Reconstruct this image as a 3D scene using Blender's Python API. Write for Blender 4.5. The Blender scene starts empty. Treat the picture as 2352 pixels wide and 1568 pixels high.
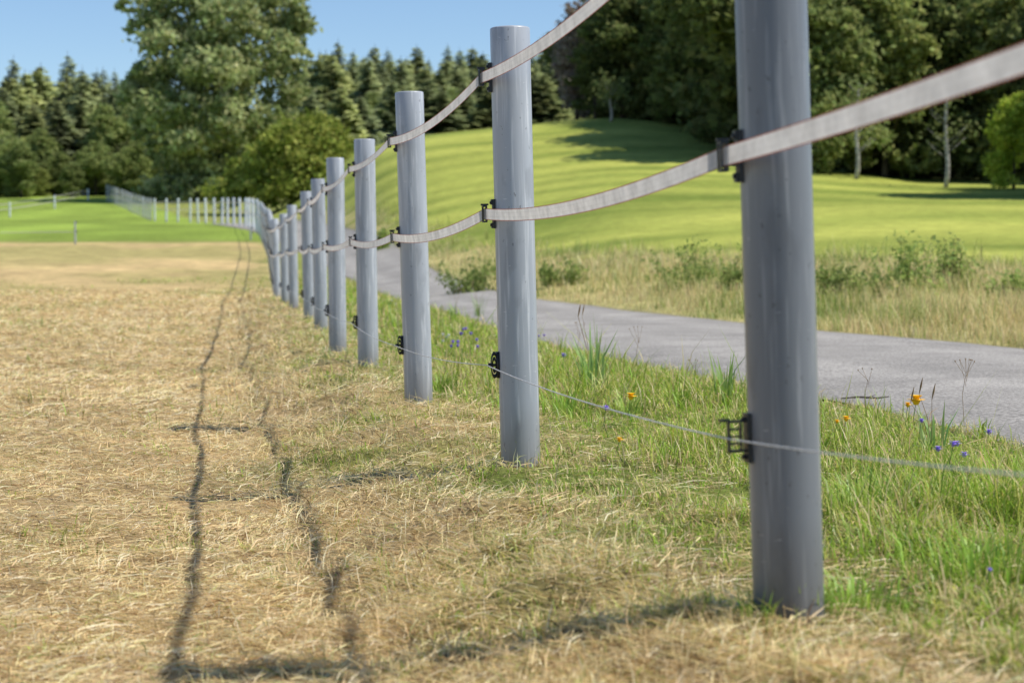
import bpy, math, random
import numpy as np
from mathutils import Vector, Matrix
random.seed(7); R=np.random.default_rng(11)
F=4250.0; CX=1176.0; HY=571.0; EYE=0.70
PITCH=math.atan((784-HY)/F)
scn=bpy.context.scene; COL=scn.collection
def P(px,py,Y):
    xc=(px-CX)/F; yc=-(py-784)/F
    c,s=math.cos(PITCH),math.sin(PITCH)
    dx=xc; dy=c+yc*s; dz=-s+yc*c
    t=Y/dy
    return Vector((dx*t,Y,dz*t+EYE))
# ---------- noise
def vn(x,y,seed=0):
    x=np.asarray(x,float); y=np.asarray(y,float)
    xi=np.floor(x).astype(np.int64); yi=np.floor(y).astype(np.int64)
    fx_=x-xi; fy=y-yi; fx_=fx_*fx_*(3-2*fx_); fy=fy*fy*(3-2*fy)
    def h(a,b):
        n=(a*374761393+b*668265263+seed*974634777)&0x7fffffff
        n=((n^(n>>13))*1274126177)&0x7fffffff
        n=n^(n>>16)
        return (n&0xffff)/65535.0
    return (h(xi,yi)*(1-fx_)+h(xi+1,yi)*fx_)*(1-fy)+(h(xi,yi+1)*(1-fx_)+h(xi+1,yi+1)*fx_)*fy
def fbm(x,y,seed=0,o=3):
    r=0;a=.5;t=0
    for i in range(o):
        r=r+a*vn(np.asarray(x)*2**i,np.asarray(y)*2**i,seed+i*17); t+=a; a*=.5
    return r/t
def sst(a,b,x):
    t=np.clip((np.asarray(x,float)-a)/(b-a),0,1); return t*t*(3-2*t)
# ---------- fence path
near=[(1,1813,1400,1763,-300,3.56),(2,1196,1060,1171,62,6.39),(3,962,920,940,208,8.95),(4,846,845,837,323,12.2),(5,776,808,770,366,14.4),(6,738,758,730,411,18.4),(7,711,735,703,443,21.8),(8,675,705,670,468,26.9),(9,655,700,651,495,31.2),(10,637,690,631,510,35.0)]
posts=[(.99,.78,-.03)]
for i,bx,by,tx,ty,Y in near:
    b=P(bx,by,Y); t=P(tx,ty,Y); posts.append((b.x,Y,(t.x-b.x)/(t.z-b.z)*1.5))
ctl=[(35.0,637),(42,631),(50,626),(60,620),(70,611),(80,601),(87,588),(95,562),(105,510),(115,440),(123,352),(132,332),(148,292),(168,243)]
cp=[((px-CX)/F*Y,Y) for Y,px in ctl]
pl=[np.array(cp[0])]
for k in range(len(cp)-1):
    a=np.array(cp[k]);b=np.array(cp[k+1])
    for q in range(1,41): pl.append(a+(b-a)*q/40)
pl=np.array(pl); pl[2:-2]=np.stack([np.convolve(pl[:,0],np.ones(5)/5,'valid'),np.convolve(pl[:,1],np.ones(5)/5,'valid')],1)
seg=np.r_[0,np.cumsum(np.hypot(*np.diff(pl,axis=0).T))]
s=2.9
while s<seg[-1]:
    yy=float(np.interp(s,seg,pl[:,1]))
    posts.append((float(np.interp(s,seg,pl[:,0])),yy,random.uniform(-.05,.04))); s+=2.75*random.uniform(.93,1.07)
FY=np.array([p[1] for p in posts]); FX=np.array([p[0] for p in posts])
o_=np.argsort(FY); FYs=FY[o_]; FXs=FX[o_]
def fx(Y): 
    return np.where(np.asarray(Y)<FYs[0],FXs[0]+(FYs[0]-np.asarray(Y))*.165,np.interp(Y,FYs,FXs))
# ---------- terrain
YN=[-4,3.5,6.4,9,12.2,14.4,18.4,22,27,35,42,50,60,65,75,85,100,115,130,150,165,200,300,450,700]
Zl=[-.68,-.725,-.745,-.745,-.785,-.80,-.81,-.83,-.87,-.95,-.9,-.7,-.3,-.12,.2,.78,1.25,1.6,2.0,3.2,4.2,6,14,30,50]
cols={
 -1500:Zl, 0:Zl, 660:Zl,
 780:[*Zl[:15],1.0,3.0,4.9,6.3,7.0,7.5,8.5,16,32,50],
 880:[*Zl[:11],-.66,-.1,.35,1.4,2.8,4.9,6.6,7.6,8.0,8.2,9,17,32,50],
 1000:[*Zl[:10],-.75,-.3,.35,.9,2.1,3.3,5.5,7.1,8.0,8.2,8.6,9.5,17,32,50],
 1400:[*Zl[:8],-.68,-.42,-.1,.5,1.35,1.85,2.95,4.0,6.1,8.1,9.3,10,10.5,12,18,32,50],
 1700:[*Zl[:7],-.75,-.55,-.25,.15,.7,1.5,1.95,2.9,3.9,5.6,7.4,8.5,9.5,10.5,12,18,32,50],
 2100:[*Zl[:6],-.75,-.6,-.42,-.1,.3,.8,1.5,1.85,2.4,3.1,4.1,5,6,7.5,9,12,18,32,50],
 2500:[*Zl[:6],-.75,-.6,-.42,-.1,.3,.8,1.5,1.85,2.4,3.0,3.8,4.8,6,7.5,9,12,18,32,50],
 4200:[*Zl[:6],-.75,-.6,-.42,-.1,.3,.8,1.5,1.85,2.4,3.0,3.8,4.8,6,7.5,9,12,18,32,50]}
OFF=6.0
U0,U1=math.log(1.5),math.log(760.0)
NU,NA=500,300
us=np.linspace(U0,U1,NU); ysu=np.exp(us)-OFF
A0,A1=-.65,.72
az=np.linspace(A0,A1,NA)
ck=sorted(cols); cka=[(k-CX)/F for k in ck]
tab=np.array([np.interp(ysu,YN,cols[k]) for k in ck])
T=np.zeros((NA,NU))
for j in range(NU): T[:,j]=np.interp(az,cka,tab[:,j])
def blur(M,ax,k):
    ker=np.hanning(k+2)[1:-1]; ker/=ker.sum()
    pad=[(0,0),(0,0)]; pad[ax]=(k//2,k//2)
    Mp=np.pad(M,pad,mode='edge')
    return np.apply_along_axis(lambda v:np.convolve(v,ker,'valid'),ax,Mp)
T=blur(T,1,19); T=blur(T,0,11)
RNy=RNx=RFy=RFx=None
def H(x,Y,bump=True):
    x=np.asarray(x,float); Y=np.asarray(Y,float)
    Yc=np.maximum(Y,.6)
    a=np.clip(x/Yc,A0,A1-1e-6); u=np.clip(np.log(np.maximum(Y+OFF,1.6)),U0,U1-1e-6)
    fa=(a-A0)/(A1-A0)*(NA-1); fu=(u-U0)/(U1-U0)*(NU-1)
    ia=np.clip(np.floor(fa).astype(int),0,NA-2); iu=np.clip(np.floor(fu).astype(int),0,NU-2)
    ta=fa-ia; tu=fu-iu
    z=(T[ia,iu]*(1-ta)+T[ia+1,iu]*ta)*(1-tu)+(T[ia,iu+1]*(1-ta)+T[ia+1,iu+1]*ta)*tu
    s=x-fx(Y)
    z=z+EYE-.15*sst(.08,.95,-s)*sst(60,25,Y)
    if bump:
        dn=x-np.interp(Y,RNy,RNx); df=np.interp(Y,RFy,RFx)-x
        on=sst(-.25,.0,np.minimum(dn,df))
        band=sst(-1.0,-.6,s)*sst(-.05,-.25,s)
        z=z+(1-on)*((fbm(x*4.2,Y*4.2,5,3)-.5)*(.06+.10*band)*sst(60,20,Y) + (fbm(x*.35,Y*.35,9,2)-.5)*.08*sst(6,20,Y))
    return z
def hitY(px,py,bump=False,lo=2.0,hi=110.):
    ys=np.exp(np.linspace(math.log(lo),math.log(hi),900)); 
    p0=P(px,py,1.0); X=p0.x*ys; Zr=EYE+(p0.z-EYE)*ys; h=H(X,ys,bump); b=np.nonzero(Zr<=h)[0]
    return float(ys[b[0]]) if len(b) else hi
nearE=[(1250,790),(1100,742),(990,707),(930,692),(880,675),(835,655)]
farE=[(2352,800),(1880,760),(1560,726),(1240,690),(1140,668),(1065,648),(1005,625),(960,600),(925,575),(893,553),(840,536),(800,524)]
fy_=[];fx__=[]
for px,py in farE:
    Yh=hitY(px,py); fy_.append(Yh); fx__.append((px-CX)/F*Yh)
o2=np.argsort(fy_); fy_=list(np.array(fy_)[o2]); fx__=list(np.array(fx__)[o2])
RFy=[-4,2,4,8,11]+fy_+[fy_[-1]+15,fy_[-1]+40]; RFx=[9.2,7.6,7.0,5.8,5.0]+fx__+[fx__[-1]-3.5,fx__[-1]-10]
ny_=[];nx_=[]
for px,py in nearE:
    Yh=hitY(px,py); ny_.append(Yh); nx_.append((px-CX)/F*Yh)
RNy=[-4,2,4,7,9.5,12]+ny_; RNx=[3.4,2.75,2.45,1.98,1.5,.95]+nx_
w_=max(2.3,float(np.interp(ny_[-1],RFy,RFx))-nx_[-1])
for yy in (60,70,80,95,120): 
    if yy>ny_[-1]+4: RNy.append(yy); RNx.append(float(np.interp(yy,RFy,RFx))-w_-.02*(yy-ny_[-1]))
yy=np.linspace(-4,120,1200)
def smo(ax,ay):
    v=np.interp(yy,ax,ay); k=np.hanning(43); k/=k.sum(); vs=np.convolve(np.pad(v,21,mode='reflect',reflect_type='odd'),k,'valid'); return vs
RFx=smo(RFy,RFx); RNx=smo(RNy,RNx); RFy=RNy=yy
# ---------- mesh + material helpers
def np_mesh(name,V,Tt,mat,col=None,smooth=False,parent=None):
    V=np.asarray(V,np.float32); Tt=np.asarray(Tt,np.int32)
    k=Tt.shape[1]
    me=bpy.data.meshes.new(name)
    me.vertices.add(len(V)); me.vertices.foreach_set('co',V.ravel())
    me.loops.add(Tt.size); me.loops.foreach_set('vertex_index',Tt.ravel())
    me.polygons.add(len(Tt)); me.polygons.foreach_set('loop_start',np.arange(0,Tt.size,k,dtype=np.int32))
    me.update(calc_edges=True)
    if smooth: me.polygons.foreach_set('use_smooth',np.ones(len(Tt),bool))
    if col is not None:
        at=me.attributes.new('Col','FLOAT_COLOR','POINT')
        c=np.ones((len(V),4),np.float32); c[:,:3]=col; at.data.foreach_set('color',c.ravel())
    me.materials.append(mat)
    me.validate()
    o=bpy.data.objects.new(name,me)
    COL.objects.link(o)
    if parent: o.parent=parent
    return o
class MB:
    def __init__(s): s.v=[]; s.f=[]; s.n=0
    def add(s,V,Fc):
        V=np.asarray(V,float)
        s.v.append(V); s.f+= [tuple(i+s.n for i in q) for q in Fc]; s.n+=len(V)
    def box(s,c,d):
        V=np.array([[x,y,z] for x in(-.5,.5) for y in(-.5,.5) for z in(-.5,.5)])*np.array(d)
        s.add(V+np.array(c),[(0,1,3,2),(4,6,7,5),(0,4,5,1),(2,3,7,6),(0,2,6,4),(1,5,7,3)])
    def tube(s,pts,rs,n=8,cap=True):
        pts=[np.array(p,float) for p in pts]
        if not hasattr(rs,'__len__'): rs=[rs]*len(pts)
        Vs=[];Fs=[]
        ref=None
        for i,p in enumerate(pts):
            t=pts[min(i+1,len(pts)-1)]-pts[max(i-1,0)]; t=t/(np.linalg.norm(t)+1e-9)
            if ref is None: ref=np.array([1,0,0]) if abs(t[0])<.8 else np.array([0,1,0])
            a=ref-t*np.dot(ref,t); a/=np.linalg.norm(a)+1e-9; b=np.cross(t,a); ref=a
            for k in range(n):
                an=2*math.pi*k/n; Vs.append(p+rs[i]*(math.cos(an)*a+math.sin(an)*b))
        for i in range(len(pts)-1):
            for k in range(n):
                k2=(k+1)%n; Fs.append((i*n+k,i*n+k2,(i+1)*n+k2,(i+1)*n+k))
        if cap:
            Fs.append(tuple(range(n))[::-1]); Fs.append(tuple((len(pts)-1)*n+k for k in range(n)))
        s.add(Vs,Fs)
    def torus(s,c,R_,r,sx=1,sz=1,n=20,m=8):
        Vs=[];Fs=[]
        for i in range(n):
            a=2*math.pi*i/n
            for j in range(m):
                b=2*math.pi*j/m; rr=R_+r*math.cos(b)
                Vs.append((c[0]+sx*rr*math.cos(a),c[1]+r*math.sin(b),c[2]+sz*rr*math.sin(a)))
        for i in range(n):
            for j in range(m):
                Fs.append((i*m+j,((i+1)%n)*m+j,((i+1)%n)*m+(j+1)%m,i*m+(j+1)%m))
        s.add(Vs,Fs)
    def build(s,name,mat,parent=None,smooth=False):
        me=bpy.data.meshes.new(name); me.from_pydata([tuple(v) for V in s.v for v in V],[],s.f); me.update()
        me.materials.append(mat)
        if smooth:
            for p in me.polygons: p.use_smooth=len(p.vertices)<=4
        o=bpy.data.objects.new(name,me); COL.objects.link(o)
        if parent: o.parent=parent
        return o
def tag(o,label=None,cat=None,group=None,kind=None):
    if label: o['label']=label
    if cat: o['category']=cat
    if group: o['group']=group
    if kind: o['kind']=kind
    return o
def empty(name,loc=(0,0,0),rot=(0,0,0)):
    o=bpy.data.objects.new(name,None); COL.objects.link(o); o.location=loc; o.rotation_euler=rot; o.empty_display_size=.1; return o
def copy_tree(o,parent=None):
    c=o.copy(); COL.objects.link(c)
    if parent: c.parent=parent
    for ch in list(o.children): copy_tree(ch,c)
    return c
def newmat(name):
    m=bpy.data.materials.new(name); m.use_nodes=True; nt=m.node_tree; nt.nodes.clear()
    return m,nt,nt.nodes,nt.links
def leafmat(name,trans=.35,gloss=.0,var=.22):
    m,nt,N,L=newmat(name)
    out=N.new('ShaderNodeOutputMaterial'); at=N.new('ShaderNodeAttribute'); at.attribute_name='Col'
    oi=N.new('ShaderNodeObjectInfo'); hs=N.new('ShaderNodeHueSaturation')
    mr=N.new('ShaderNodeMapRange'); mr.inputs['To Min'].default_value=1-var; mr.inputs['To Max'].default_value=1+var
    L.new(oi.outputs['Random'],mr.inputs['Value']); L.new(mr.outputs[0],hs.inputs['Value'])
    vm=N.new('ShaderNodeVectorMath'); vm.operation='MULTIPLY'; L.new(at.outputs['Vector'],vm.inputs[0]); L.new(oi.outputs['Color'],vm.inputs[1]); L.new(vm.outputs[0],hs.inputs['Color'])
    d=N.new('ShaderNodeBsdfDiffuse'); t=N.new('ShaderNodeBsdfTranslucent'); mx=N.new('ShaderNodeMixShader'); mx.inputs[0].default_value=trans
    L.new(hs.outputs[0],d.inputs[0]); L.new(hs.outputs[0],t.inputs[0]); L.new(d.outputs[0],mx.inputs[1]); L.new(t.outputs[0],mx.inputs[2])
    if gloss>0:
        g=N.new('ShaderNodeBsdfGlossy'); g.inputs['Roughness'].default_value=.45; g.inputs[0].default_value=(.8,.8,.8,1)
        m2=N.new('ShaderNodeMixShader'); m2.inputs[0].default_value=gloss; L.new(mx.outputs[0],m2.inputs[1]); L.new(g.outputs[0],m2.inputs[2]); L.new(m2.outputs[0],out.inputs[0])
    else: L.new(mx.outputs[0],out.inputs[0])
    return m
def noisemat(name,c1,c2,scale=8,rough=.7,bump=.2,stretch=(1,1,1),detail=6,spec=.3):
    m,nt,N,L=newmat(name)
    out=N.new('ShaderNodeOutputMaterial'); b=N.new('ShaderNodeBsdfPrincipled'); L.new(b.outputs[0],out.inputs[0])
    tc=N.new('ShaderNodeTexCoord'); mp=N.new('ShaderNodeMapping'); mp.inputs['Scale'].default_value=stretch
    L.new(tc.outputs['Object'],mp.inputs[0])
    n=N.new('ShaderNodeTexNoise'); n.inputs['Scale'].default_value=scale; n.inputs['Detail'].default_value=detail; L.new(mp.outputs[0],n.inputs['Vector'])
    cr=N.new('ShaderNodeValToRGB'); cr.color_ramp.elements[0].color=(*c1,1); cr.color_ramp.elements[1].color=(*c2,1)
    cr.color_ramp.elements[0].position=.35; cr.color_ramp.elements[1].position=.68
    L.new(n.outputs[0],cr.inputs[0]); L.new(cr.outputs[0],b.inputs['Base Color'])
    b.inputs['Roughness'].default_value=rough; b.inputs['Specular IOR Level'].default_value=spec
    if bump:
        bp=N.new('ShaderNodeBump'); bp.inputs['Strength'].default_value=bump; bp.inputs['Distance'].default_value=.01
        L.new(n.outputs[0],bp.inputs['Height']); L.new(bp.outputs[0],b.inputs['Normal'])
    return m
M_leaf=leafmat('leaf_foliage',.5); M_grass=leafmat('grass_blades',.4,.03,.0); M_needle=leafmat('needle_foliage',.4)
M_bark=noisemat('bark_brown',(.05,.04,.03),(.14,.115,.09),4,.9,.5,(1,1,.3))
M_birch=noisemat('bark_birch',(.22,.21,.19),(.6,.58,.54),5,.8,.3,(1,1,2.5))
M_black=noisemat('black_plastic',(.008,.008,.009),(.02,.02,.022),30,.45,.1,spec=.5)
M_yel=noisemat('petal_yellow',(.85,.45,.01),(.95,.62,.02),90,.7,0); M_pur=noisemat('petal_violet',(.26,.17,.66),(.42,.30,.85),90,.7,0); M_wht=noisemat('petal_white',(.6,.6,.58),(.8,.8,.78),90,.7,0)
M_stem=noisemat('stem_green',(.05,.11,.02),(.12,.2,.05),40,.7,0); M_dry=noisemat('stem_dry',(.2,.12,.06),(.38,.27,.15),40,.8,0)
def postmat():
    m,nt,N,L=newmat('grey_post_plastic')
    out=N.new('ShaderNodeOutputMaterial'); b=N.new('ShaderNodeBsdfPrincipled'); L.new(b.outputs[0],out.inputs[0])
    tc=N.new('ShaderNodeTexCoord'); oi=N.new('ShaderNodeObjectInfo')
    add=N.new('ShaderNodeVectorMath'); add.operation='ADD'; L.new(tc.outputs['Object'],add.inputs[0])
    cmb=N.new('ShaderNodeCombineXYZ'); mu=N.new('ShaderNodeMath'); mu.operation='MULTIPLY'; mu.inputs[1].default_value=37; L.new(oi.outputs['Random'],mu.inputs[0])
    L.new(mu.outputs[0],cmb.inputs[0]); L.new(mu.outputs[0],cmb.inputs[2]); L.new(cmb.outputs[0],add.inputs[1])
    def noise(sc,st,det=5):
        mp=N.new('ShaderNodeMapping'); mp.inputs['Scale'].default_value=st; L.new(add.outputs[0],mp.inputs[0])
        n=N.new('ShaderNodeTexNoise'); n.inputs['Scale'].default_value=sc; n.inputs['Detail'].default_value=det; L.new(mp.outputs[0],n.inputs[0]); return n
    def ramp(n,a,b_): 
        r=N.new('ShaderNodeValToRGB'); r.color_ramp.elements[0].position=a; r.color_ramp.elements[1].position=b_; L.new(n.outputs[0],r.inputs[0]); return r
    def mixc(prev,fac,k,c):
        mx=N.new('ShaderNodeMixRGB'); mx.inputs[2].default_value=(*c,1); sc=N.new('ShaderNodeMath'); sc.operation='MULTIPLY'; sc.inputs[1].default_value=k
        L.new(fac,sc.inputs[0]); L.new(sc.outputs[0],mx.inputs[0]); L.new(prev,mx.inputs[1]); return mx.outputs[0]
    n1=noise(7,(1,1,.12)); n2=noise(60,(1,1,.05)); n3=noise(70,(1,1,.6),3); n4=noise(14,(1,1,.35),9); n5=noise(30,(1,1,3.5),2)
    r1=ramp(n1,.3,.7); r1.color_ramp.elements[0].color=(.31,.335,.37,1); r1.color_ramp.elements[1].color=(.43,.455,.49,1)
    c=mixc(r1.outputs[0],ramp(n2,.54,.68).outputs[0],.6,(.68,.70,.72))
    c=mixc(c,ramp(n4,.58,.66).outputs[0],.35,(.20,.21,.23))
    c=mixc(c,ramp(n3,.68,.73).outputs[0],.6,(.12,.12,.13))
    c=mixc(c,ramp(n5,.72,.75).outputs[0],.6,(.7,.7,.7))
    sp=N.new('ShaderNodeSeparateXYZ'); L.new(tc.outputs['Object'],sp.inputs[0])
    mr=N.new('ShaderNodeMapRange'); mr.inputs['From Min'].default_value=.0; mr.inputs['From Max'].default_value=.22; mr.inputs['To Min'].default_value=1; mr.inputs['To Max'].default_value=0; L.new(sp.outputs[2],mr.inputs[0])
    mm=N.new('ShaderNodeMath'); mm.operation='MULTIPLY'; L.new(mr.outputs[0],mm.inputs[0]); L.new(n4.outputs[0],mm.inputs[1])
    c=mixc(c,mm.outputs[0],1.1,(.17,.145,.11))
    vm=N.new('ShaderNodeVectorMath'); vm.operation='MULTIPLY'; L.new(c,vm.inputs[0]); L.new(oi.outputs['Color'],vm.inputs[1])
    L.new(vm.outputs[0],b.inputs['Base Color']); b.inputs['Roughness'].default_value=.36; b.inputs['Specular IOR Level'].default_value=.5
    bp=N.new('ShaderNodeBump'); bp.inputs['Strength'].default_value=.12; bp.inputs['Distance'].default_value=.003; L.new(n2.outputs[0],bp.inputs['Height']); L.new(bp.outputs[0],b.inputs['Normal'])
    return m
M_post=postmat()
# ---------- zones
XBY=[10,20,28,32,40,50,60,75,90,110,130]; XBX=[40,20,10,7,2.1,-.7,-2.5,-5.2,-8.2,-13.6,-22]
def zone(x,Y):
    n1=fbm(x*1.3,Y*1.3,21,3)-.5; n2=fbm(x*.22,Y*.16,33,3)-.5; n4=fbm(x*3.0,Y*2.2,27,3)-.5
    s=x-fx(Y)
    g=sst(-.78,.65,s+n1*1.5+n4*1.1)
    fieldg=.5*sst(16,30,Y)*sst(-.14,.16,n2+.05)
    g=np.maximum(g,fieldg)
    g=np.maximum(g,sst(72,76,Y+n2*4)*(s<2))
    dn=x-np.interp(Y,RNy,RNx); df=x-np.interp(Y,RFy,RFx)
    road=(dn>0)&(df<0)
    far=df>=0
    xb=np.interp(Y,XBY,XBX)
    mead=far*sst(-1.0,1.0,x-xb+n1*3.5)
    rough=far*(1-mead)
    return g,road,rough,mead,s,dn,df
def build_ground():
    NR,NC=720,620
    u=np.linspace(math.log(3.0),math.log(730),NR); a=np.linspace(-.72,.72,NC)
    Yg=np.exp(u)-5.0
    Yv=np.repeat(Yg[:,None],NC,1); Xv=a[None,:]*(Yv+5.0)
    Xf,Yf=Xv.ravel(),Yv.ravel()
    Z=H(Xf,Yf)
    g,road,rough,mead,s,dn,df=zone(Xf,Yf)
    n1=fbm(Xf*2.2,Yf*2.2,3,4)[:,None]; n2=fbm(Xf*.12,Yf*.12,8,3)[:,None]; n3=fbm(Xf*.5,Yf*.5,18,3)[:,None]
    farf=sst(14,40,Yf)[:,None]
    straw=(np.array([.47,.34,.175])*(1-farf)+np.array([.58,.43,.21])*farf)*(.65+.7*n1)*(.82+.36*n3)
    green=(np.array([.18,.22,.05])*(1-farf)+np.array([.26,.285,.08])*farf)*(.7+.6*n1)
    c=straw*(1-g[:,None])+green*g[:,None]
    lush=sst(74,78,Yf+(n2[:,0]-.5)*6)[:,None]*(s<3)[:,None]
    lg=np.array([.25,.34,.06])*(.5+1.0*fbm(Xf*.25,Yf*.1,44,3)[:,None])
    c=c*(1-lush)+lg*lush
    rg=np.array([.50,.41,.19])*n3*1.4+np.array([.18,.21,.06])*(1.1-n3)
    c=c*(1-rough[:,None])+rg*rough[:,None]
    w1=fbm(Xf*.03,Yf*.03,14,2)*14
    ph=(Xf*.18-Yf*.30+w1)
    st=.5+.5*np.sin(ph*2.6)
    st=(.40*st+.38*sst(.25,.75,fbm(Xf*.12,Yf*.4,71,3))+.22*fbm(Xf*.05,Yf*.1,74,2))[:,None]
    mg=np.array([.18,.24,.042])*(1-st)+np.array([.48,.50,.11])*st
    mg=mg*(.85+.3*n1)*(.9+.2*n2)
    c=c*(1-mead[:,None])+mg*mead[:,None]
    ed=np.minimum(np.abs(dn),np.abs(df)); e=sst(.22,.02,ed)[:,None]*.6
    c=c*(1-e)+np.array([.28,.24,.16])*e
    an=Xf/np.maximum(Yf,1)
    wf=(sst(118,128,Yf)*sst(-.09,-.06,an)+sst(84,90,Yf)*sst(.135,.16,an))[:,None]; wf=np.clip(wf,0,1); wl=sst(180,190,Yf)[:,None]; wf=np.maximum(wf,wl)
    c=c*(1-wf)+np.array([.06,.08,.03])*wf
    Z=np.where(road,Z-.03,Z)
    m,nt,N,L=newmat('ground_turf')
    out=N.new('ShaderNodeOutputMaterial'); b=N.new('ShaderNodeBsdfPrincipled'); b.inputs['Roughness'].default_value=.95; b.inputs['Specular IOR Level'].default_value=.1
    L.new(b.outputs[0],out.inputs[0]); at=N.new('ShaderNodeAttribute'); at.attribute_name='Col'
    tc=N.new('ShaderNodeTexCoord')
    na=N.new('ShaderNodeTexNoise'); na.inputs['Scale'].default_value=38; na.inputs['Detail'].default_value=8; na.inputs['Roughness'].default_value=.7; L.new(tc.outputs['Object'],na.inputs[0])
    nb=N.new('ShaderNodeTexNoise'); nb.inputs['Scale'].default_value=3.3; nb.inputs['Detail'].default_value=9; nb.inputs['Roughness'].default_value=.75; L.new(tc.outputs['Object'],nb.inputs[0])
    ra=N.new('ShaderNodeMapRange'); ra.inputs['From Min'].default_value=.3; ra.inputs['From Max'].default_value=.7; ra.inputs['To Min'].default_value=.55; ra.inputs['To Max'].default_value=1.4; L.new(na.outputs[0],ra.inputs[0])
    rb=N.new('ShaderNodeMapRange'); rb.inputs['From Min'].default_value=.3; rb.inputs['From Max'].default_value=.7; rb.inputs['To Min'].default_value=.72; rb.inputs['To Max'].default_value=1.28; L.new(nb.outputs[0],rb.inputs[0])
    mu=N.new('ShaderNodeMath'); mu.operation='MULTIPLY'; L.new(ra.outputs[0],mu.inputs[0]); L.new(rb.outputs[0],mu.inputs[1])
    vm=N.new('ShaderNodeVectorMath'); vm.operation='SCALE'; L.new(at.outputs['Vector'],vm.inputs[0]); L.new(mu.outputs[0],vm.inputs['Scale'])
    L.new(vm.outputs[0],b.inputs['Base Color'])
    bp=N.new('ShaderNodeBump'); bp.inputs['Strength'].default_value=.8; bp.inputs['Distance'].default_value=.03; L.new(na.outputs[0],bp.inputs['Height']); L.new(bp.outputs[0],b.inputs['Normal'])
    idx=np.arange(NR*NC).reshape(NR,NC)
    Q=np.stack([idx[:-1,:-1],idx[:-1,1:],idx[1:,1:],idx[1:,:-1]],-1).reshape(-1,4)
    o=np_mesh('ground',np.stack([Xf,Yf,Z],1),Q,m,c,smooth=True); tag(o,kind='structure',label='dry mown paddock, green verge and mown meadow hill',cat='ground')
build_ground()
def build_road():
    NR,NC=420,24
    Yg=np.exp(np.linspace(math.log(2.5),math.log(112),NR))-4.0
    t=np.linspace(0,1,NC)
    xn=np.interp(Yg,RNy,RNx); xf=np.interp(Yg,RFy,RFx)
    xn=xn+(fbm(Yg*2.1,Yg*0,51,3)-.5)*.16; xf=xf+(fbm(Yg*1.3,Yg*0+5,52,3)-.5)*.12
    X=xn[:,None]+(xf-xn)[:,None]*t[None,:]; Yv=np.repeat(Yg[:,None],NC,1)
    Z=H(X.ravel(),Yv.ravel(),False)+.012+.03*np.tile(1-(2*t-1)**2,NR)-.012*np.tile(np.abs(2*t-1)**8,NR)
    idx=np.arange(NR*NC).reshape(NR,NC)
    Q=np.stack([idx[:-1,:-1],idx[:-1,1:],idx[1:,1:],idx[1:,:-1]],-1).reshape(-1,4)
    tt=np.tile(t,NR)
    trk=np.exp(-((tt-.28)/.1)**2)+np.exp(-((tt-.72)/.1)**2)
    base=.30+.045*trk-.08*sst(.06,.0,np.minimum(tt,1-tt))
    c=np.stack([base*1.05,base*.985,base*.90],1)
    m,nt,N,L=newmat('worn_asphalt')
    out=N.new('ShaderNodeOutputMaterial'); b=N.new('ShaderNodeBsdfPrincipled'); b.inputs['Roughness'].default_value=.85; b.inputs['Specular IOR Level'].default_value=.3
    L.new(b.outputs[0],out.inputs[0]); at=N.new('ShaderNodeAttribute'); at.attribute_name='Col'; tc=N.new('ShaderNodeTexCoord')
    na=N.new('ShaderNodeTexNoise'); na.inputs['Scale'].default_value=60; na.inputs['Detail'].default_value=4; L.new(tc.outputs['Object'],na.inputs[0])
    nb=N.new('ShaderNodeTexNoise'); nb.inputs['Scale'].default_value=1.3; nb.inputs['Detail'].default_value=8; nb.inputs['Roughness'].default_value=.65; L.new(tc.outputs['Object'],nb.inputs[0])
    ra=N.new('ShaderNodeMapRange'); ra.inputs['From Min'].default_value=.3; ra.inputs['From Max'].default_value=.7; ra.inputs['To Min'].default_value=.45; ra.inputs['To Max'].default_value=1.5; L.new(na.outputs[0],ra.inputs[0])
    rb=N.new('ShaderNodeMapRange'); rb.inputs['From Min'].default_value=.3; rb.inputs['From Max'].default_value=.7; rb.inputs['To Min'].default_value=.76; rb.inputs['To Max'].default_value=1.2; L.new(nb.outputs[0],rb.inputs[0])
    mu=N.new('ShaderNodeMath'); mu.operation='MULTIPLY'; L.new(ra.outputs[0],mu.inputs[0]); L.new(rb.outputs[0],mu.inputs[1])
    vm=N.new('ShaderNodeVectorMath'); vm.operation='SCALE'; L.new(at.outputs['Vector'],vm.inputs[0]); L.new(mu.outputs[0],vm.inputs['Scale']); L.new(vm.outputs[0],b.inputs['Base Color'])
    bp=N.new('ShaderNodeBump'); bp.inputs['Strength'].default_value=.6; bp.inputs['Distance'].default_value=.005; L.new(na.outputs[0],bp.inputs['Height']); L.new(bp.outputs[0],b.inputs['Normal'])
    o=np_mesh('road',np.stack([X.ravel(),Yv.ravel(),Z],1),Q,m,c,smooth=True); tag(o,kind='structure',label='narrow grey asphalt lane curving behind the fence',cat='road')
build_road()
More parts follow.
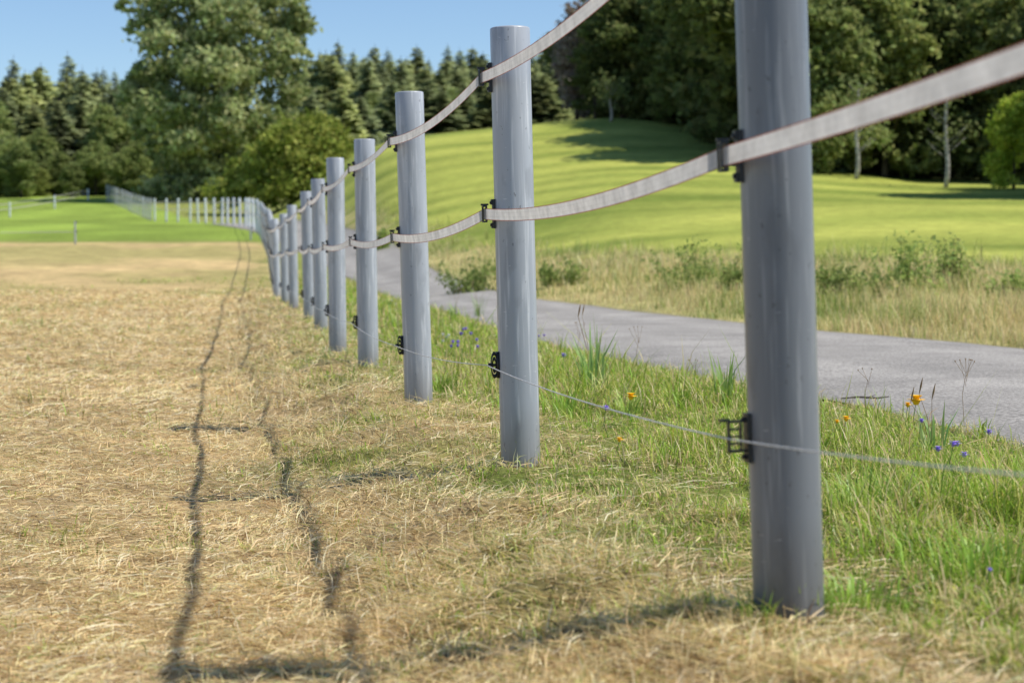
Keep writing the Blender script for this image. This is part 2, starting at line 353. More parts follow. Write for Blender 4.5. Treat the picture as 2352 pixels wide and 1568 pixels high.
# ---------- grass
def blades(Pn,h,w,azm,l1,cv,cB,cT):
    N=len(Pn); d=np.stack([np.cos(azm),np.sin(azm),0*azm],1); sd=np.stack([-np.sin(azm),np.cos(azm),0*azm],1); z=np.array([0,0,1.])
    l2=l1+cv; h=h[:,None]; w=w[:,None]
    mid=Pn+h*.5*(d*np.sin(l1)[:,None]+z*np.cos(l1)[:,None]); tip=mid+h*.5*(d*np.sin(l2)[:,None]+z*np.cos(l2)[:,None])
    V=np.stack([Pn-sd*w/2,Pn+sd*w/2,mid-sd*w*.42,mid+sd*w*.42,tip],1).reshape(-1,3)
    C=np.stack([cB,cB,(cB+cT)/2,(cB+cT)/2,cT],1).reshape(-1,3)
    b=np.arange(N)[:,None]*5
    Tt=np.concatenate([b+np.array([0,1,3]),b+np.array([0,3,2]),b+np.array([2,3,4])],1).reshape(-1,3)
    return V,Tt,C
def straws(Pn,h,w,azm,el,cv,c):
    N=len(Pn); d=np.stack([np.cos(azm)*np.cos(el),np.sin(azm)*np.cos(el),np.sin(el)],1)
    a2=azm+cv; e2=el-.25; d2=np.stack([np.cos(a2)*np.cos(e2),np.sin(a2)*np.cos(e2),np.sin(e2)],1)
    sd=np.stack([-np.sin(azm),np.cos(azm),0*azm],1)*.75+np.array([0,0,.65]); h=h[:,None]; w=w[:,None]
    mid=Pn+d*h*.5; tip=mid+d2*h*.5
    V=np.stack([Pn-sd*w/2,Pn+sd*w/2,mid-sd*w*.5,mid+sd*w*.5,tip],1).reshape(-1,3)
    C=np.repeat(c,5,0)
    b=np.arange(N)[:,None]*5
    Tt=np.concatenate([b+np.array([0,1,3]),b+np.array([0,3,2]),b+np.array([2,3,4])],1).reshape(-1,3)
    return V,Tt,C
def sample(N,y0,y1,m=.40):
    Y=np.exp(R.uniform(math.log(y0),math.log(y1),N)); X=R.uniform(-m,m,N)*Y; X=X*(1+.5/Y); return X,Y
def jitcol(base,N,amp=.25,hue=.08):
    c=np.array(base)[None,:]*(1+R.uniform(-amp,amp,(N,1)))*(1+R.uniform(-hue,hue,(N,3))); return np.clip(c,0,1)
# dry straw
X,Y=sample(600000,2.2,42,.36)
g,road,rough,mead,s,dn,df=zone(X,Y)
cl=fbm(X*7,Y*7,61,3); cl2=fbm(X*1.9,Y*1.9,64,3)
keep=(~road)&(dn<-.03)&(R.uniform(0,1,len(X))>np.clip(g*1.0-.18,0,.78))&(R.uniform(0,1,len(X))<.35+.8*cl*sst(.2,.5,cl2))
X,Y,cl,cl2,gg,s=X[keep],Y[keep],cl[keep],cl2[keep],g[keep],s[keep]; n=len(X)
sc=np.maximum(1,Y/7)
band=sst(-1.1,-.8,s)*sst(.1,-.1,s)
h=R.gamma(3.0,.016,n)+.010; h=np.minimum(h,.15)*np.minimum(sc,2.0); w=R.uniform(.0012,.0031,n)*sc*1.1
lift=R.uniform(0,1,n)**2*.018*(.5+cl)+.002
up=R.uniform(0,1,n)*(1-.6*band)
el=np.where(up<.07,R.uniform(.6,1.4,n),np.where(up<.35,R.uniform(.1,.55,n),R.uniform(-.12,.16,n)))
h=np.where(el>.5,np.minimum(h,(.05+.03*band)*np.minimum(sc,2)),h)
azm=R.uniform(0,6.283,n)
al=R.uniform(0,1,n)<.35; azm[al]=(fbm(X*1.2,Y*1.2,77,2)*8+R.normal(0,.5,n))[al]
c=jitcol((.92,.71,.38),n,.28,.05)*(.76+.40*cl)[:,None]; dk=R.uniform(0,1,n)<.18; c[dk]*=np.array([.36,.28,.22]); wt=R.uniform(0,1,n)<.17; c[wt]=jitcol((.97,.86,.60),wt.sum(),.06,.03)
ol=R.uniform(0,1,n)<(.06+.35*gg); c[ol]=jitcol((.38,.40,.12),ol.sum(),.3,.1)
pts=np.stack([X,Y,H(X,Y)+lift],1)
V,Tt,C=straws(pts,h,w,azm,el,R.uniform(-.8,.8,n),np.clip(c,0,.97))
o=np_mesh('dry_grass',V,Tt,M_grass,C); tag(o,'cut straw coloured dry grass littering the paddock left of the fence','grass',kind='stuff')
# green verge
X,Y=sample(480000,2.2,48,.38)
g,road,rough,mead,s,dn,df=zone(X,Y)
cl=fbm(X*3.3,Y*3.3,81,3); c5=fbm(X*8,Y*6,83,2)
speck=sst(.68,.78,vn(X*5,Y*5,88))*.4
keep=(~road)&(dn<-.0)&(R.uniform(0,1,len(X))<np.maximum((g*1.15-.04)*(.15+.9*cl+1.0*sst(.42,.65,c5)),speck*(Y<20)))&(Y<60)
X,Y,cl,s,dn,g,c5=X[keep],Y[keep],cl[keep],s[keep],dn[keep],g[keep],c5[keep]; n=len(X)
sc=np.maximum(1,Y/7)
tall=sst(.1,.9,s)*sst(-.0,-.3,dn)
h=R.uniform(.016,.052,n)*(.75+2.0*tall*(cl*1.6)**3+.8*sst(.5,.7,c5))*np.minimum(sc,1.5)*np.where(R.uniform(0,1,n)<.03,1.8,1); w=R.uniform(.0020,.0052,n)*sc
l1=R.uniform(.1,1.3,n); cv=R.uniform(0,1.2,n)
c=jitcol((.35,.53,.055),n,.42,.12); yl=R.uniform(0,1,n)<.33; c[yl]=jitcol((.66,.68,.15),yl.sum(),.25,.08)
dr=R.uniform(0,1,n)<(.46-.26*tall); c[dr]=jitcol((.88,.70,.36),dr.sum(),.2,.08)
pts=np.stack([X,Y,H(X,Y)-.004],1)
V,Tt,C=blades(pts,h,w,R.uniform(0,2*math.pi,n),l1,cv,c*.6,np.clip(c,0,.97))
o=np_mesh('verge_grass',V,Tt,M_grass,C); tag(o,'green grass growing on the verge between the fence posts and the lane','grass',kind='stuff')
# rough grass across the road
X,Y=sample(340000,9,80,.42)
g,road,rough,mead,s,dn,df=zone(X,Y)
cl=fbm(X*.9,Y*.9,91,3); cb=fbm(X*.35,Y*.35,95,2); cd_=fbm(X*2.5,Y*1.6,97,2)
keep=(df>.02)&(R.uniform(0,1,len(X))<rough*(.1+1.0*cl+.7*cd_))
X,Y,cl,df,cb,cd_=X[keep],Y[keep],cl[keep],df[keep],cb[keep],cd_[keep]; n=len(X)
edge=sst(-.4,1.8,df)
h=R.uniform(.10,.46,n)*(.3+.7*edge)*(.15+1.4*cl)*(.3+1.4*cd_); w=R.uniform(.002,.005,n)*np.maximum(1,Y/12)
c=jitcol((.86,.70,.35),n,.35,.1); gr=R.uniform(0,1,n)<(.16+.75*sst(.44,.62,cb*.4+cl*.6)); c[gr]=jitcol((.36,.44,.11),gr.sum(),.35,.12)
pts=np.stack([X,Y,H(X,Y)-.01],1)
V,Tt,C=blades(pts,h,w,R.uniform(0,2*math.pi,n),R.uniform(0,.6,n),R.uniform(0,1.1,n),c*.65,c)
o=np_mesh('rough_grass',V,Tt,M_grass,C); tag(o,'tall tan and green unmown grass between the lane and the mown meadow','grass',kind='stuff')
# ---------- fence posts
RAD=.0685
def shaft_bm(hh=1.5,n=40):
    mb=MB(); b=.006
    zs=[-.08]+list(np.linspace(0,hh-b,9))
    rings=[(RAD,z) for z in zs]+[(RAD-.0018,hh-b*.3),(RAD-b,hh)]
    Vs=[(r*math.cos(2*math.pi*k/n),r*math.sin(2*math.pi*k/n),z) for r,z in rings for k in range(n)]
    Fs=[(i*n+k,i*n+(k+1)%n,(i+1)*n+(k+1)%n,(i+1)*n+k) for i in range(len(rings)-1) for k in range(n)]
    Fs.append(tuple((len(rings)-1)*n+k for k in range(n)))
    mb.add(Vs,Fs); return mb
OFFX=.104
def tape_ins():
    mb=MB()
    mb.box((-RAD-.004,0,0),(.008,.026,.100)); mb.box((-RAD-.010,0,.040),(.006,.018,.018)); mb.box((-RAD-.010,0,-.040),(.006,.018,.018))
    mb.box((-.088,0,.012),(.022,.014,.010)); mb.box((-.088,0,-.012),(.022,.014,.010))
    mb.box((-.0985,0,0),(.004,.026,.054))
    mb.box((-.1045,0,.0265),(.014,.028,.005)); mb.box((-.1045,0,-.0265),(.014,.028,.005))
    mb.box((-.1105,-.010,0),(.003,.006,.052)); mb.box((-.1105,.010,0),(.003,.006,.052))
    mb.box((-.1045,-.004,.032),(.026,.009,.006))
    for z in(.038,-.038): mb.tube([(-RAD-.008,0,z),(-RAD-.017,0,z)],.005,8)
    return mb
def comb_ins():
    mb=MB()
    mb.box((-RAD-.004,0,.0),(.008,.030,.095))
    for z in(.036,-.036): mb.tube([(-RAD-.008,0,z),(-RAD-.016,0,z)],.005,8)
    mb.box((-.092,0,.033),(.036,.010,.005)); mb.box((-.092,0,-.024),(.036,.010,.005)); mb.box((-.110,0,.004),(.004,.012,.062))
    for z in(.018,.004,-.010): mb.box((-.1,0,z),(.020,.008,.0035))
    mb.box((-.086,0,.004),(.0035,.012,.05)); mb.box((-.118,0,.036),(.02,.009,.005))
    return mb
def ring_ins():
    mb=MB()
    mb.box((-RAD-.004,0,0),(.008,.030,.090)); mb.torus((-.084,0,0),.040,.007,sx=.28,sz=1.0); mb.torus((-.084,0,0),.022,.007,sx=.28,sz=1.0)
    mb.box((-.084,0,0),(.024,.010,.009)); mb.box((-.098,0,0),(.014,.014,.014))
    return mb
sh=shaft_bm().build('shaft',M_post,smooth=True); ti=tape_ins().build('tape_insulator',M_black); ci=comb_ins().build('wire_insulator',M_black); ri=ring_ins().build('ring_insulator',M_black,smooth=True)
dsh,dti,dci,dri=sh.data,ti.data,ci.data,ri.data
for o in(sh,ti,ci,ri): bpy.data.objects.remove(o)
sh_lo=shaft_bm(n=14).build('shaft',M_post,smooth=True); dlo=sh_lo.data; bpy.data.objects.remove(sh_lo)
hts={0:(1.50,1.045,.575),1:(1.41,.905,.365),2:(1.33,.865,.345),3:(1.265,.807,.285),4:(1.305,.83,.30),5:(1.26,.815,.32),6:(1.27,.81,.29)}
ordn=['','nearest and largest','second nearest','third nearest','fourth nearest','fifth nearest','sixth nearest','seventh nearest','eighth nearest','ninth nearest','tenth nearest']
att=[[],[],[]]
gp='round grey posts of the electric fence'
for i,(x,Y,ln) in enumerate(posts):
    z=float(H(x,Y,False)); nm='fence_post'
    hh=hts.get(i,(1.28,.82,.30))
    j=min(i+1,len(posts)-1); k=max(i-1,0)
    dx=posts[j][0]-posts[k][0]; dy=posts[j][1]-posts[k][1]; rz=math.atan2(dy,dx)-math.pi/2
    ry=math.atan(ln/1.5)
    M=Matrix.Translation((x,Y,z))@Matrix.Rotation(ry,4,'Y')@Matrix.Rotation(rz,4,'Z')
    e=empty(nm); e.matrix_world=M
    if i==0: lab='round grey fence post just outside the right edge, nearer than all others'
    elif i<=10: lab='%s round grey fence post%s'%(ordn[i],{1:', cropped by the top edge, with comb shaped insulator',2:', standing whole with grass at its foot',3:', green tuft beside its foot'}.get(i,' counted along the line'))
    elif posts[i][1]<84: lab='distant grey fence post in the tightly overlapping stretch beyond the tenth post'
    elif posts[i][1]<124: lab='distant fence post, its colour lightened with distance, in the evenly spaced row across the green rise'
    else: lab='farthest shaded fence post on the row climbing left below the big tree'
    tag(e,lab,'fence post',gp)
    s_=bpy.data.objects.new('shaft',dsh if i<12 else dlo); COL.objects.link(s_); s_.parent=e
    kk=.52 if i<2 else (1.0 if Y<35 else (1.25 if Y<84 else (1.8 if Y<124 else 1.0))); s_.color=(kk,kk,kk*(1.02),1)  # tint steps: nearest posts darker, lightening with distance painted into the far row
    for q in range(3):
        zz=hh[q]
        if i<24:
            dm=(dti if q<2 else (dci if i==1 else dri)); o=bpy.data.objects.new('tape_insulator' if q<2 else 'wire_insulator',dm); COL.objects.link(o); o.parent=e; o.location=(0,0,zz)
        att[q].append(M@Vector((-OFFX,0,zz)))
def tapemat():
    m,nt,N,L=newmat('woven_white_tape')
    out=N.new('ShaderNodeOutputMaterial'); b=N.new('ShaderNodeBsdfPrincipled'); b.inputs['Roughness'].default_value=.75
    at=N.new('ShaderNodeAttribute'); at.attribute_name='Col'; tc=N.new('ShaderNodeTexCoord')
    n=N.new('ShaderNodeTexNoise'); n.inputs['Scale'].default_value=14; n.inputs['Detail'].default_value=8; n.inputs['Roughness'].default_value=.7; L.new(tc.outputs['Object'],n.inputs[0])
    mr=N.new('ShaderNodeMapRange'); mr.inputs['From Min'].default_value=.3; mr.inputs['From Max'].default_value=.7; mr.inputs['To Min'].default_value=.66; mr.inputs['To Max'].default_value=1.1; L.new(n.outputs[0],mr.inputs[0])
    vm=N.new('ShaderNodeVectorMath'); vm.operation='SCALE'; L.new(at.outputs['Vector'],vm.inputs[0]); L.new(mr.outputs[0],vm.inputs['Scale']); L.new(vm.outputs[0],b.inputs['Base Color'])
    t=N.new('ShaderNodeBsdfTranslucent'); L.new(vm.outputs[0],t.inputs[0]); mx=N.new('ShaderNodeMixShader'); mx.inputs[0].default_value=.42
    L.new(b.outputs[0],mx.inputs[1]); L.new(t.outputs[0],mx.inputs[2]); L.new(mx.outputs[0],out.inputs[0]); return m
M_tape=tapemat()
prof=[(-.5,'r'),(-.45,'r'),(-.43,'w'),(-.2,'w'),(-.19,'g'),(-.17,'g'),(-.16,'w'),(.16,'w'),(.17,'g'),(.19,'g'),(.2,'w'),(.43,'w'),(.45,'r'),(.5,'r')]
pc={'r':(.36,.15,.11),'w':(.70,.67,.645),'g':(.60,.565,.54)}
def tape(pts,width,sagv,label,seed,sag0=None):
    rr=np.random.default_rng(seed); V=[];C=[];m=len(prof)
    for i in range(len(pts)-1):
        a,b=np.array(pts[i]),np.array(pts[i+1]); L_=np.linalg.norm(b-a)
        n=36 if i<6 else (16 if i<14 else 6)
        sg=(sag0 if (i==0 and sag0 is not None) else sagv*rr.uniform(.7,1.15)); tw=rr.uniform(-.28,.28); tw2=rr.uniform(-.1,.1)
        d=(b-a)/L_; sd=np.cross(d,[0,0,1]); sd/=np.linalg.norm(sd)
        for k in range(n):
            t=k/n; p=a+(b-a)*t; p[2]-=4*sg*t*(1-t)
            an=.0+tw*math.sin(math.pi*t)+tw2*math.sin(3*math.pi*t)
            slope=d[2]-4*sg*(1-2*t)/L_
            upv=np.array([-d[0]*slope,-d[1]*slope,1.0]); upv/=np.linalg.norm(upv)
            ax=upv*math.cos(an)+sd*math.sin(an)
            for q,(v,cc) in enumerate(prof): V.append(p+ax*v*width); C.append(pc[cc])
    V=np.array(V); C=np.array(C); n=len(V)//m
    idx=np.arange(n*m).reshape(n,m)
    Q=np.stack([idx[:-1,:-1],idx[:-1,1:],idx[1:,1:],idx[1:,:-1]],-1).reshape(-1,4)
    o=np_mesh('fence_tape',V,Q,M_tape,C,smooth=False); tag(o,label,'fence tape'); return o
tape(att[0],.0385,.042,'upper white woven fence tape sagging between the posts near their tops',1)
tape(att[1],.0385,.036,'lower white woven fence tape with reddish edges at mid height of the posts',2,.02)
M_wire=noisemat('pale_twine',(.45,.45,.46),(.85,.84,.82),160,.6,.2)
mb=MB(); pts=[];rs=[]
for i in range(len(att[2])-1):
    a,b=np.array(att[2][i]),np.array(att[2][i+1]); n=10 if i<8 else 4
    for k in range(n):
        t=k/n; p=a+(b-a)*t; p[2]-=4*.018*t*(1-t); p[0]-=.008; pts.append(p); rs.append(.0017)
mb.tube(pts,rs,6); o=mb.build('fence_wire',M_wire,smooth=True); tag(o,'thin pale twisted wire strung low along the fence posts','fence wire')
# ---------- trees
def leaves(cent,n_per,spread,size,cw,asp=1.7):
    K=len(cent); idx=np.repeat(np.arange(K),n_per); n=len(idx)
    p=cent[idx]+R.normal(0,1,(n,3))*spread[idx][:,None]*np.array([1,1,.7])
    a=R.normal(0,1,(n,3)); a/=np.linalg.norm(a,axis=1)[:,None]; b=np.cross(a,R.normal(0,1,(n,3))); b/=np.linalg.norm(b,axis=1)[:,None]+1e-9
    sz=size*R.uniform(.6,1.3,n)[:,None]
    V=np.stack([p-a*sz*asp/2,p+b*sz/2,p+a*sz*asp/2,p-b*sz/2],1).reshape(-1,3)
    c=cw[idx]*(1+R.uniform(-.25,.25,(n,1)))*(1+R.uniform(-.08,.08,(n,3)))
    C=np.repeat(c,4,0); Q=np.arange(n*4).reshape(-1,4)
    return V,Q,C
def crown_from_lobes(lobes,nclump,nper,size,col,col2,clump=.22,parent=None,name='crown',mat=None):
    L_=np.array(lobes,float)
    wt=L_[:,3]*L_[:,4]; wt/=wt.sum(); li=R.choice(len(L_),nclump,p=wt)
    d=R.normal(0,1,(nclump,3)); d/=np.linalg.norm(d,axis=1)[:,None]; rr=R.uniform(.35,1.15,nclump)[:,None]**.6
    cent=L_[li][:,:3]+d*rr*L_[li][:,[3,3,4]]
    sp=clump*L_[li][:,3]*R.uniform(.4,1.1,nclump)
    t=R.uniform(0,1,(nclump,1))**1.2; cw=np.array(col)*(1-t)+np.array(col2)*t
    V,Q,C=leaves(cent,nper,sp,size,cw)
    return np_mesh(name,V,Q,mat or M_leaf,C,parent=parent)
def trunk_mb(h,r,lobes,nl=7):
    mb=MB(); pts=[(.12*r*math.sin(t*5),.1*r*math.cos(t*4),t*h) for t in np.linspace(-.02,1,9)]
    mb.tube(pts,[r*(1.25 if k==0 else 1)*(1-.85*k/8) for k in range(9)],9)
    for l in lobes[:nl]:
        z0=min(h*.85,max(h*.2,l[2]-l[4]*.9-0.1*h)); b=np.array([0,0,z0]); e=np.array(l[:3]); m=(b+e)/2+np.array([0,0,-.06*h])
        q=r*.45; mb.tube([b,m,e,e+(e-m)*.5],[q,q*.65,q*.35,q*.08],6)
    return mb
def make_tree(lobes,h,r,nclump,nper,size,col,col2,name='broadleaf_tree',bark=None,clump=.22,nl=9):
    e=empty(name); trunk_mb(h,r,lobes,nl).build('trunk',bark or M_bark,e,smooth=True)
    crown_from_lobes(lobes,nclump,nper,size,col,col2,clump,e); return e
def rand_lobes(h,rad,n,z0=.25,seed=0,ellip=1.0):
    rr=random.Random(seed); L_=[(0,0,h*.62,rad*.6,h*.3)]
    for k in range(n):
        t=(k+.5)/n; z=h*(z0+(1-z0)*t*.95); pf=math.sin(math.pi*min(1,(.18+.80*t)))**.6
        a=rr.uniform(0,6.28); q=rad*pf*rr.uniform(.45,.8); L_.append((q*math.cos(a),q*math.sin(a),z,rad*rr.uniform(.26,.45),h*rr.uniform(.06,.11)*ellip))
    return L_
MD=(.21,.26,.095)
def put(e,px,Y,sc=1,rz=0,szz=None,dz=0):
    x=(px-CX)/F*Y; e.location=(x,Y,float(H(x,Y,False))+dz-.05); e.scale=(sc,sc,szz or sc); e.rotation_euler=(0,0,rz)
def lobpx(lst,px0,Y,zb):
    out=[]
    for (px,py,rx,rz,dy) in lst:
        p=P(px,py,Y); out.append((p.x-(px0-CX)/F*Y,dy,p.z-zb,rx*Y/F,rz*Y/F))
    return out
Yb=168.; x0=(500-CX)/F*Yb; zb=float(H(x0,Yb,False))
L1=lobpx([(480,200,110,130,2),(400,20,80,60,0),(520,-40,110,60,0),(650,20,60,70,1),(350,60,50,45,-1),(420,120,85,50,-3),(610,130,80,60,-2),(655,200,55,60,0),(350,220,60,50,-2),(430,260,80,40,-5),(560,280,70,50,-5),(650,300,60,50,-3),(340,170,50,35,0),(400,340,50,50,-2),(430,400,60,50,-1),(500,380,80,50,-2),(330,285,35,30,0),(600,390,80,50,0),(305,10,30,22,0),(690,120,28,40,0),(685,40,32,40,0),(540,60,70,50,-4),(520,170,80,40,-6),(470,330,60,30,-6),(400,430,70,30,-3),(480,440,80,28,-4)],500,Yb,zb)
t=make_tree(L1,17,.45,1550,26,.34,MD,(.56,.59,.30),clump=.19); t.name='broadleaf_tree'; t.location=(x0,Yb,zb-.1); tag(t,'largest airy grey green broadleaf tree rising left of centre above the far fence','tree')
Yb=138.; px0=690; x0=(px0-CX)/F*Yb; zb=float(H(x0,Yb,False))
L2=lobpx([(690,380,90,80,0),(760,350,60,60,-1),(620,370,60,60,0),(700,300,60,45,0),(800,400,40,50,0),(740,420,70,45,-2),(600,430,50,40,-1),(660,430,60,40,-2),(790,330,28,30,0),(560,400,40,50,1),(740,290,35,30,0),(650,320,40,30,-2),(520,440,50,30,0)],px0,Yb,zb)
t=make_tree(L2,5,.18,1000,24,.22,(.28,.35,.06),(.64,.69,.19),name='large_shrub',clump=.2); t.location=(x0,Yb,zb-.1); tag(t,'broad yellowish green shrub below the big tree, left of the meadow slope','shrub')
def make_spruce(h,r,seed,col,col2):
    rr=np.random.default_rng(seed); e=empty('spruce_tree'); mb=MB(); mb.tube([(0,0,-.2),(0,0,h*.5),(0,0,h)],[h*.013,h*.008,.02],6); mb.build('trunk',M_bark,e)
    V=[];C=[]
    nl=40
    for i in range(nl):
        t=i/nl; z=h*(.05+.93*t); rad=r*(1-t)**.75*rr.uniform(.75,1.12)+.28
        nb=max(7,int(17*(1-t))+6)
        for k in range(nb):
            a=rr.uniform(0,6.28); L_=rad*rr.uniform(.6,1.15); dr=-.34*L_
            d=np.array([math.cos(a),math.sin(a),0]); sdv=np.array([-math.sin(a),math.cos(a),0])
            q=rr.uniform()**1.5; cc=(np.array(col)*(1-q)+np.array(col2)*q)*rr.uniform(.7,1.3)
            for sgm in range(3):
                f0=.12+.30*sgm; p=np.array([0,0,z])+d*L_*f0+np.array([0,0,dr*f0*f0]); w=L_*.26*(1-.4*f0)+.16; l=L_*.42
                tl=rr.uniform(-.5,.5)*w; drop=w*rr.uniform(.7,1.2)
                V+= [p-d*.1*l, p+sdv*w+d*l*.4-np.array([0,0,drop+tl]), p+d*l+np.array([0,0,dr*.3]), p-sdv*w+d*l*.4-np.array([0,0,drop-tl])]
                C+=[cc*.8,cc,cc*1.15,cc]
    V=np.array(V); np_mesh('crown',V,np.arange(len(V)).reshape(-1,4),M_needle,np.array(C),parent=e); return e
SP=[make_spruce(18,3.6,1,(.23,.28,.14),(.46,.51,.23)),make_spruce(20,3.4,2,(.21,.255,.145),(.41,.46,.22)),make_spruce(15,3.6,3,(.26,.31,.13),(.52,.55,.22))]  # needle colours lightened to carry the haze of distance
usedS=[False]*3
def spruce(px,Y,hm,label,group,wide=1.0):
    k=random.randrange(3); base=[18,20,15][k]
    if usedS[k]: e=copy_tree(SP[k])
    else: e=SP[k]; usedS[k]=True
    s_=hm/base; put(e,px,Y,max(s_,.75)*wide*random.uniform(.9,1.25),random.uniform(0,6.28),s_)
    tag(e,label,'tree',group)
DEC=[make_tree(rand_lobes(12,4.2,16,.06,5),10,.22,720,20,.28,(.21,.27,.08),(.46,.52,.20)),
     make_tree(rand_lobes(14,4.0,18,.08,8),12,.25,740,20,.28,(.17,.225,.07),(.40,.46,.18)),
     make_tree(rand_lobes(12,3.6,16,.06,12),10,.2,700,20,.26,(.26,.32,.085),(.54,.58,.21))]
usedD=[False]*3
def decid(k,px,Y,sc,label,group=None,szz=None,cat='tree',dim=1.0):
    if usedD[k]: e=copy_tree(DEC[k])
    else: e=DEC[k]; usedD[k]=True
    if cat=='shrub': e.name='shrub'
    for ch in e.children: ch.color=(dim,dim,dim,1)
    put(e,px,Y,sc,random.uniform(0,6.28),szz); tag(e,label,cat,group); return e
def topz(px,py,Y):
    x=(px-CX)/F*Y; return P(px,py,Y).z-float(H(x,Y,False))
gl='trees of the wood behind the left field'; gc='conifers of the wood behind the meadow hill'
sky_l=[(-70,150),(-20,165),(38,125),(75,160),(100,142),(130,190),(162,116),(190,165),(215,190),(242,150),(268,155),(295,165),(325,190)]
for px,ty in sky_l: Y=random.uniform(228,250); spruce(px,Y,topz(px,ty,Y),'tall dark spruce on the skyline of the left wood',gl,1.2)
for k in range(32): 
    px=-60+k*13.5+random.uniform(-9,9); Y=random.uniform(200,224); ty=random.uniform(150,240); spruce(px,Y,topz(px,ty,Y),'dark spruce in the second row of the left wood, below the skyline',gl,1.5)
for k in range(18):
    px=-60+k*27+random.uniform(-12,12); Y=random.uniform(188,200); ty=random.uniform(205,320); h=topz(px,ty,Y)
    if k%2==1: spruce(px,Y,h,'spruce standing among broadleaf trees at the front of the left wood',gl,1.4)
    else: decid((k//2)%3,px,Y,h/14*1.1,'rounded mid green broadleaf tree at the front of the left wood',gl,h/13)
for k in range(14):
    px=-30+k*31+random.uniform(-12,12); Y=random.uniform(178,186); ty=random.uniform(310,410); h=topz(px,ty,Y)
    decid((k+1)%3,px,Y,h/9,'low light green bush along the foot of the left wood','bushes at the foot of the left wood',h/12,'shrub')
for px,ty in [(705,145),(735,112),(778,88),(812,112),(835,128),(862,100),(895,108),(935,128),(962,100),(990,130),(1025,98),(1055,108),(1085,103),(1108,120),(1240,110),(1280,100),(1320,105)]:
    Y=random.uniform(300,330); spruce(px+random.uniform(-4,4),Y,topz(px,ty,Y),'dark spruce on the skyline of the wood behind the meadow hill',gc,1.3)
for k in range(42):
    px=695+k*17+random.uniform(-9,9); Y=random.uniform(250,290); ty=random.uniform(112,165); spruce(px,Y,topz(px,ty,Y),'dark conifer in the middle row of the wood behind the meadow hill',gc,1.6)
for k in range(30):
    px=720+k*23+random.uniform(-9,9); Y=random.uniform(190,235); ty=random.uniform(165,235)
    if k%4==2 and px<1100: decid(k%2,px,Y,topz(px,ty+20,Y)/13,'broadleaf tree among the conifers behind the meadow hill',gc.replace('conifers','broadleaf trees'),topz(px,ty+20,Y)/13)
    else: spruce(px,Y,topz(px,ty,Y),'lower conifer in the front row of the wood behind the meadow hill',gc,1.5)
def wood(k,px,Y,top,label,wide=1.0,group=None,dim=1.0):
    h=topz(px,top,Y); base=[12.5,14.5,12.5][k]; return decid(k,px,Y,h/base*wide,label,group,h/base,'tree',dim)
gr_='broadleaf trees of the wood on the right'
for k,(px,Y,top) in enumerate([(1430,122,-60),(1500,128,-160),(1560,121,-60),(1620,126,-120),(1690,118,-80),(1760,120,-120),(1450,145,-160),(1600,148,-200),(1385,150,-30),(1520,150,-200),(1660,110,-160),(1720,108,-220),(1780,104,-280),(1860,93,-200),(1820,98,-300),(1750,99,-260),(1790,94,-260),(1835,88,-260),(1810,112,-260),(1610,115,-140)]):
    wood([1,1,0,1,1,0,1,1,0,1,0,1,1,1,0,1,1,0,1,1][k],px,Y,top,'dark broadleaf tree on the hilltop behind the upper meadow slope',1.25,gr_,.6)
for k,(px,Y,top) in enumerate([(1890,84,-30),(1960,92,-120),(2030,86,-60),(2100,94,-80),(2170,88,-120),(2240,92,-40),(2310,86,-60),(2380,84,0),(2450,82,-80),(1980,108,-200),(2140,112,-200),(2290,110,-200),(2420,108,-200),(2560,84,-100),(2640,72,-200),(2760,69,-260),(2700,66,-300),(2850,66,-400),(2590,64,-300)]):
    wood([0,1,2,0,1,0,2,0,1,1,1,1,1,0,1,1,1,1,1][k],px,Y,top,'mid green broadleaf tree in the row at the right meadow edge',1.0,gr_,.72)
for k in range(30):
    px=1360+k*38+random.uniform(-12,12); Y=(124 if px<1700 else (112 if px<1850 else 90))+random.uniform(-3,6); hh=random.uniform(2.2,4.2)
    e=decid(2 if k%3 else 1,px,Y,hh/8,'low undergrowth bush beneath the trees along the right wood edge','undergrowth at the right wood edge',hh/12,'shrub',.75)
Lq=rand_lobes(8,2.6,14,.08,44); t=make_tree(Lq,6,.14,700,20,.17,(.30,.40,.05),(.62,.70,.14)); h=topz(2325,190,74); put(t,2325,74,h/8.5,1,h/8.5); tag(t,'bright yellow green bushy tree at the right edge of the picture','tree')
Lb=rand_lobes(13,3.6,15,.12,31); t=make_tree(Lb,12,.22,560,18,.26,(.27,.21,.175),(.50,.43,.36),name='copper_beech_tree'); h=topz(1330,-20,128); put(t,1325,128,h/14,1,h/14); tag(t,'reddish brown leaved tree at the left end of the right wood','tree')
def birch(px,Y,py_top,label,seed,dens=120):
    x=(px-CX)/F*Y; h=topz(px,py_top,Y); e=empty('birch_tree'); rr=random.Random(seed); mb=MB()
    mb.tube([(.06*math.sin(k),.05*math.cos(k*2),h*k/8) for k in range(9)],[.09*(1-.8*k/8)+.015 for k in range(9)],8)
    ends=[]
    for k in range(16):
        t=rr.uniform(.25,.95); a=rr.uniform(0,6.28); l=h*.16*(1.1-t)+.3; b=np.array([0,0,h*t]); en=b+np.array([math.cos(a)*l,math.sin(a)*l,l*.8]); mb.tube([b,(b+en)/2+np.array([0,0,-.05]),en],[.02,.013,.005],5); ends.append(en)
    mb.build('trunk',M_birch,e,smooth=True)
    en=np.array(ends); cw=np.tile(np.array([.24,.28,.11]),(len(en),1)); V,Q,C=leaves(en,dens,np.full(len(en),.4),.13,cw); np_mesh('crown',V,Q,M_leaf,C,parent=e)
    e.location=(x,Y,float(H(x,Y,False))-.05); tag(e,label,'tree')
birch(2170,76,170,'slender sparse birch with a pale trunk standing before the right wood',1,16)
birch(1965,80,190,'thin pale trunked birch left of the slender birch',2,30)
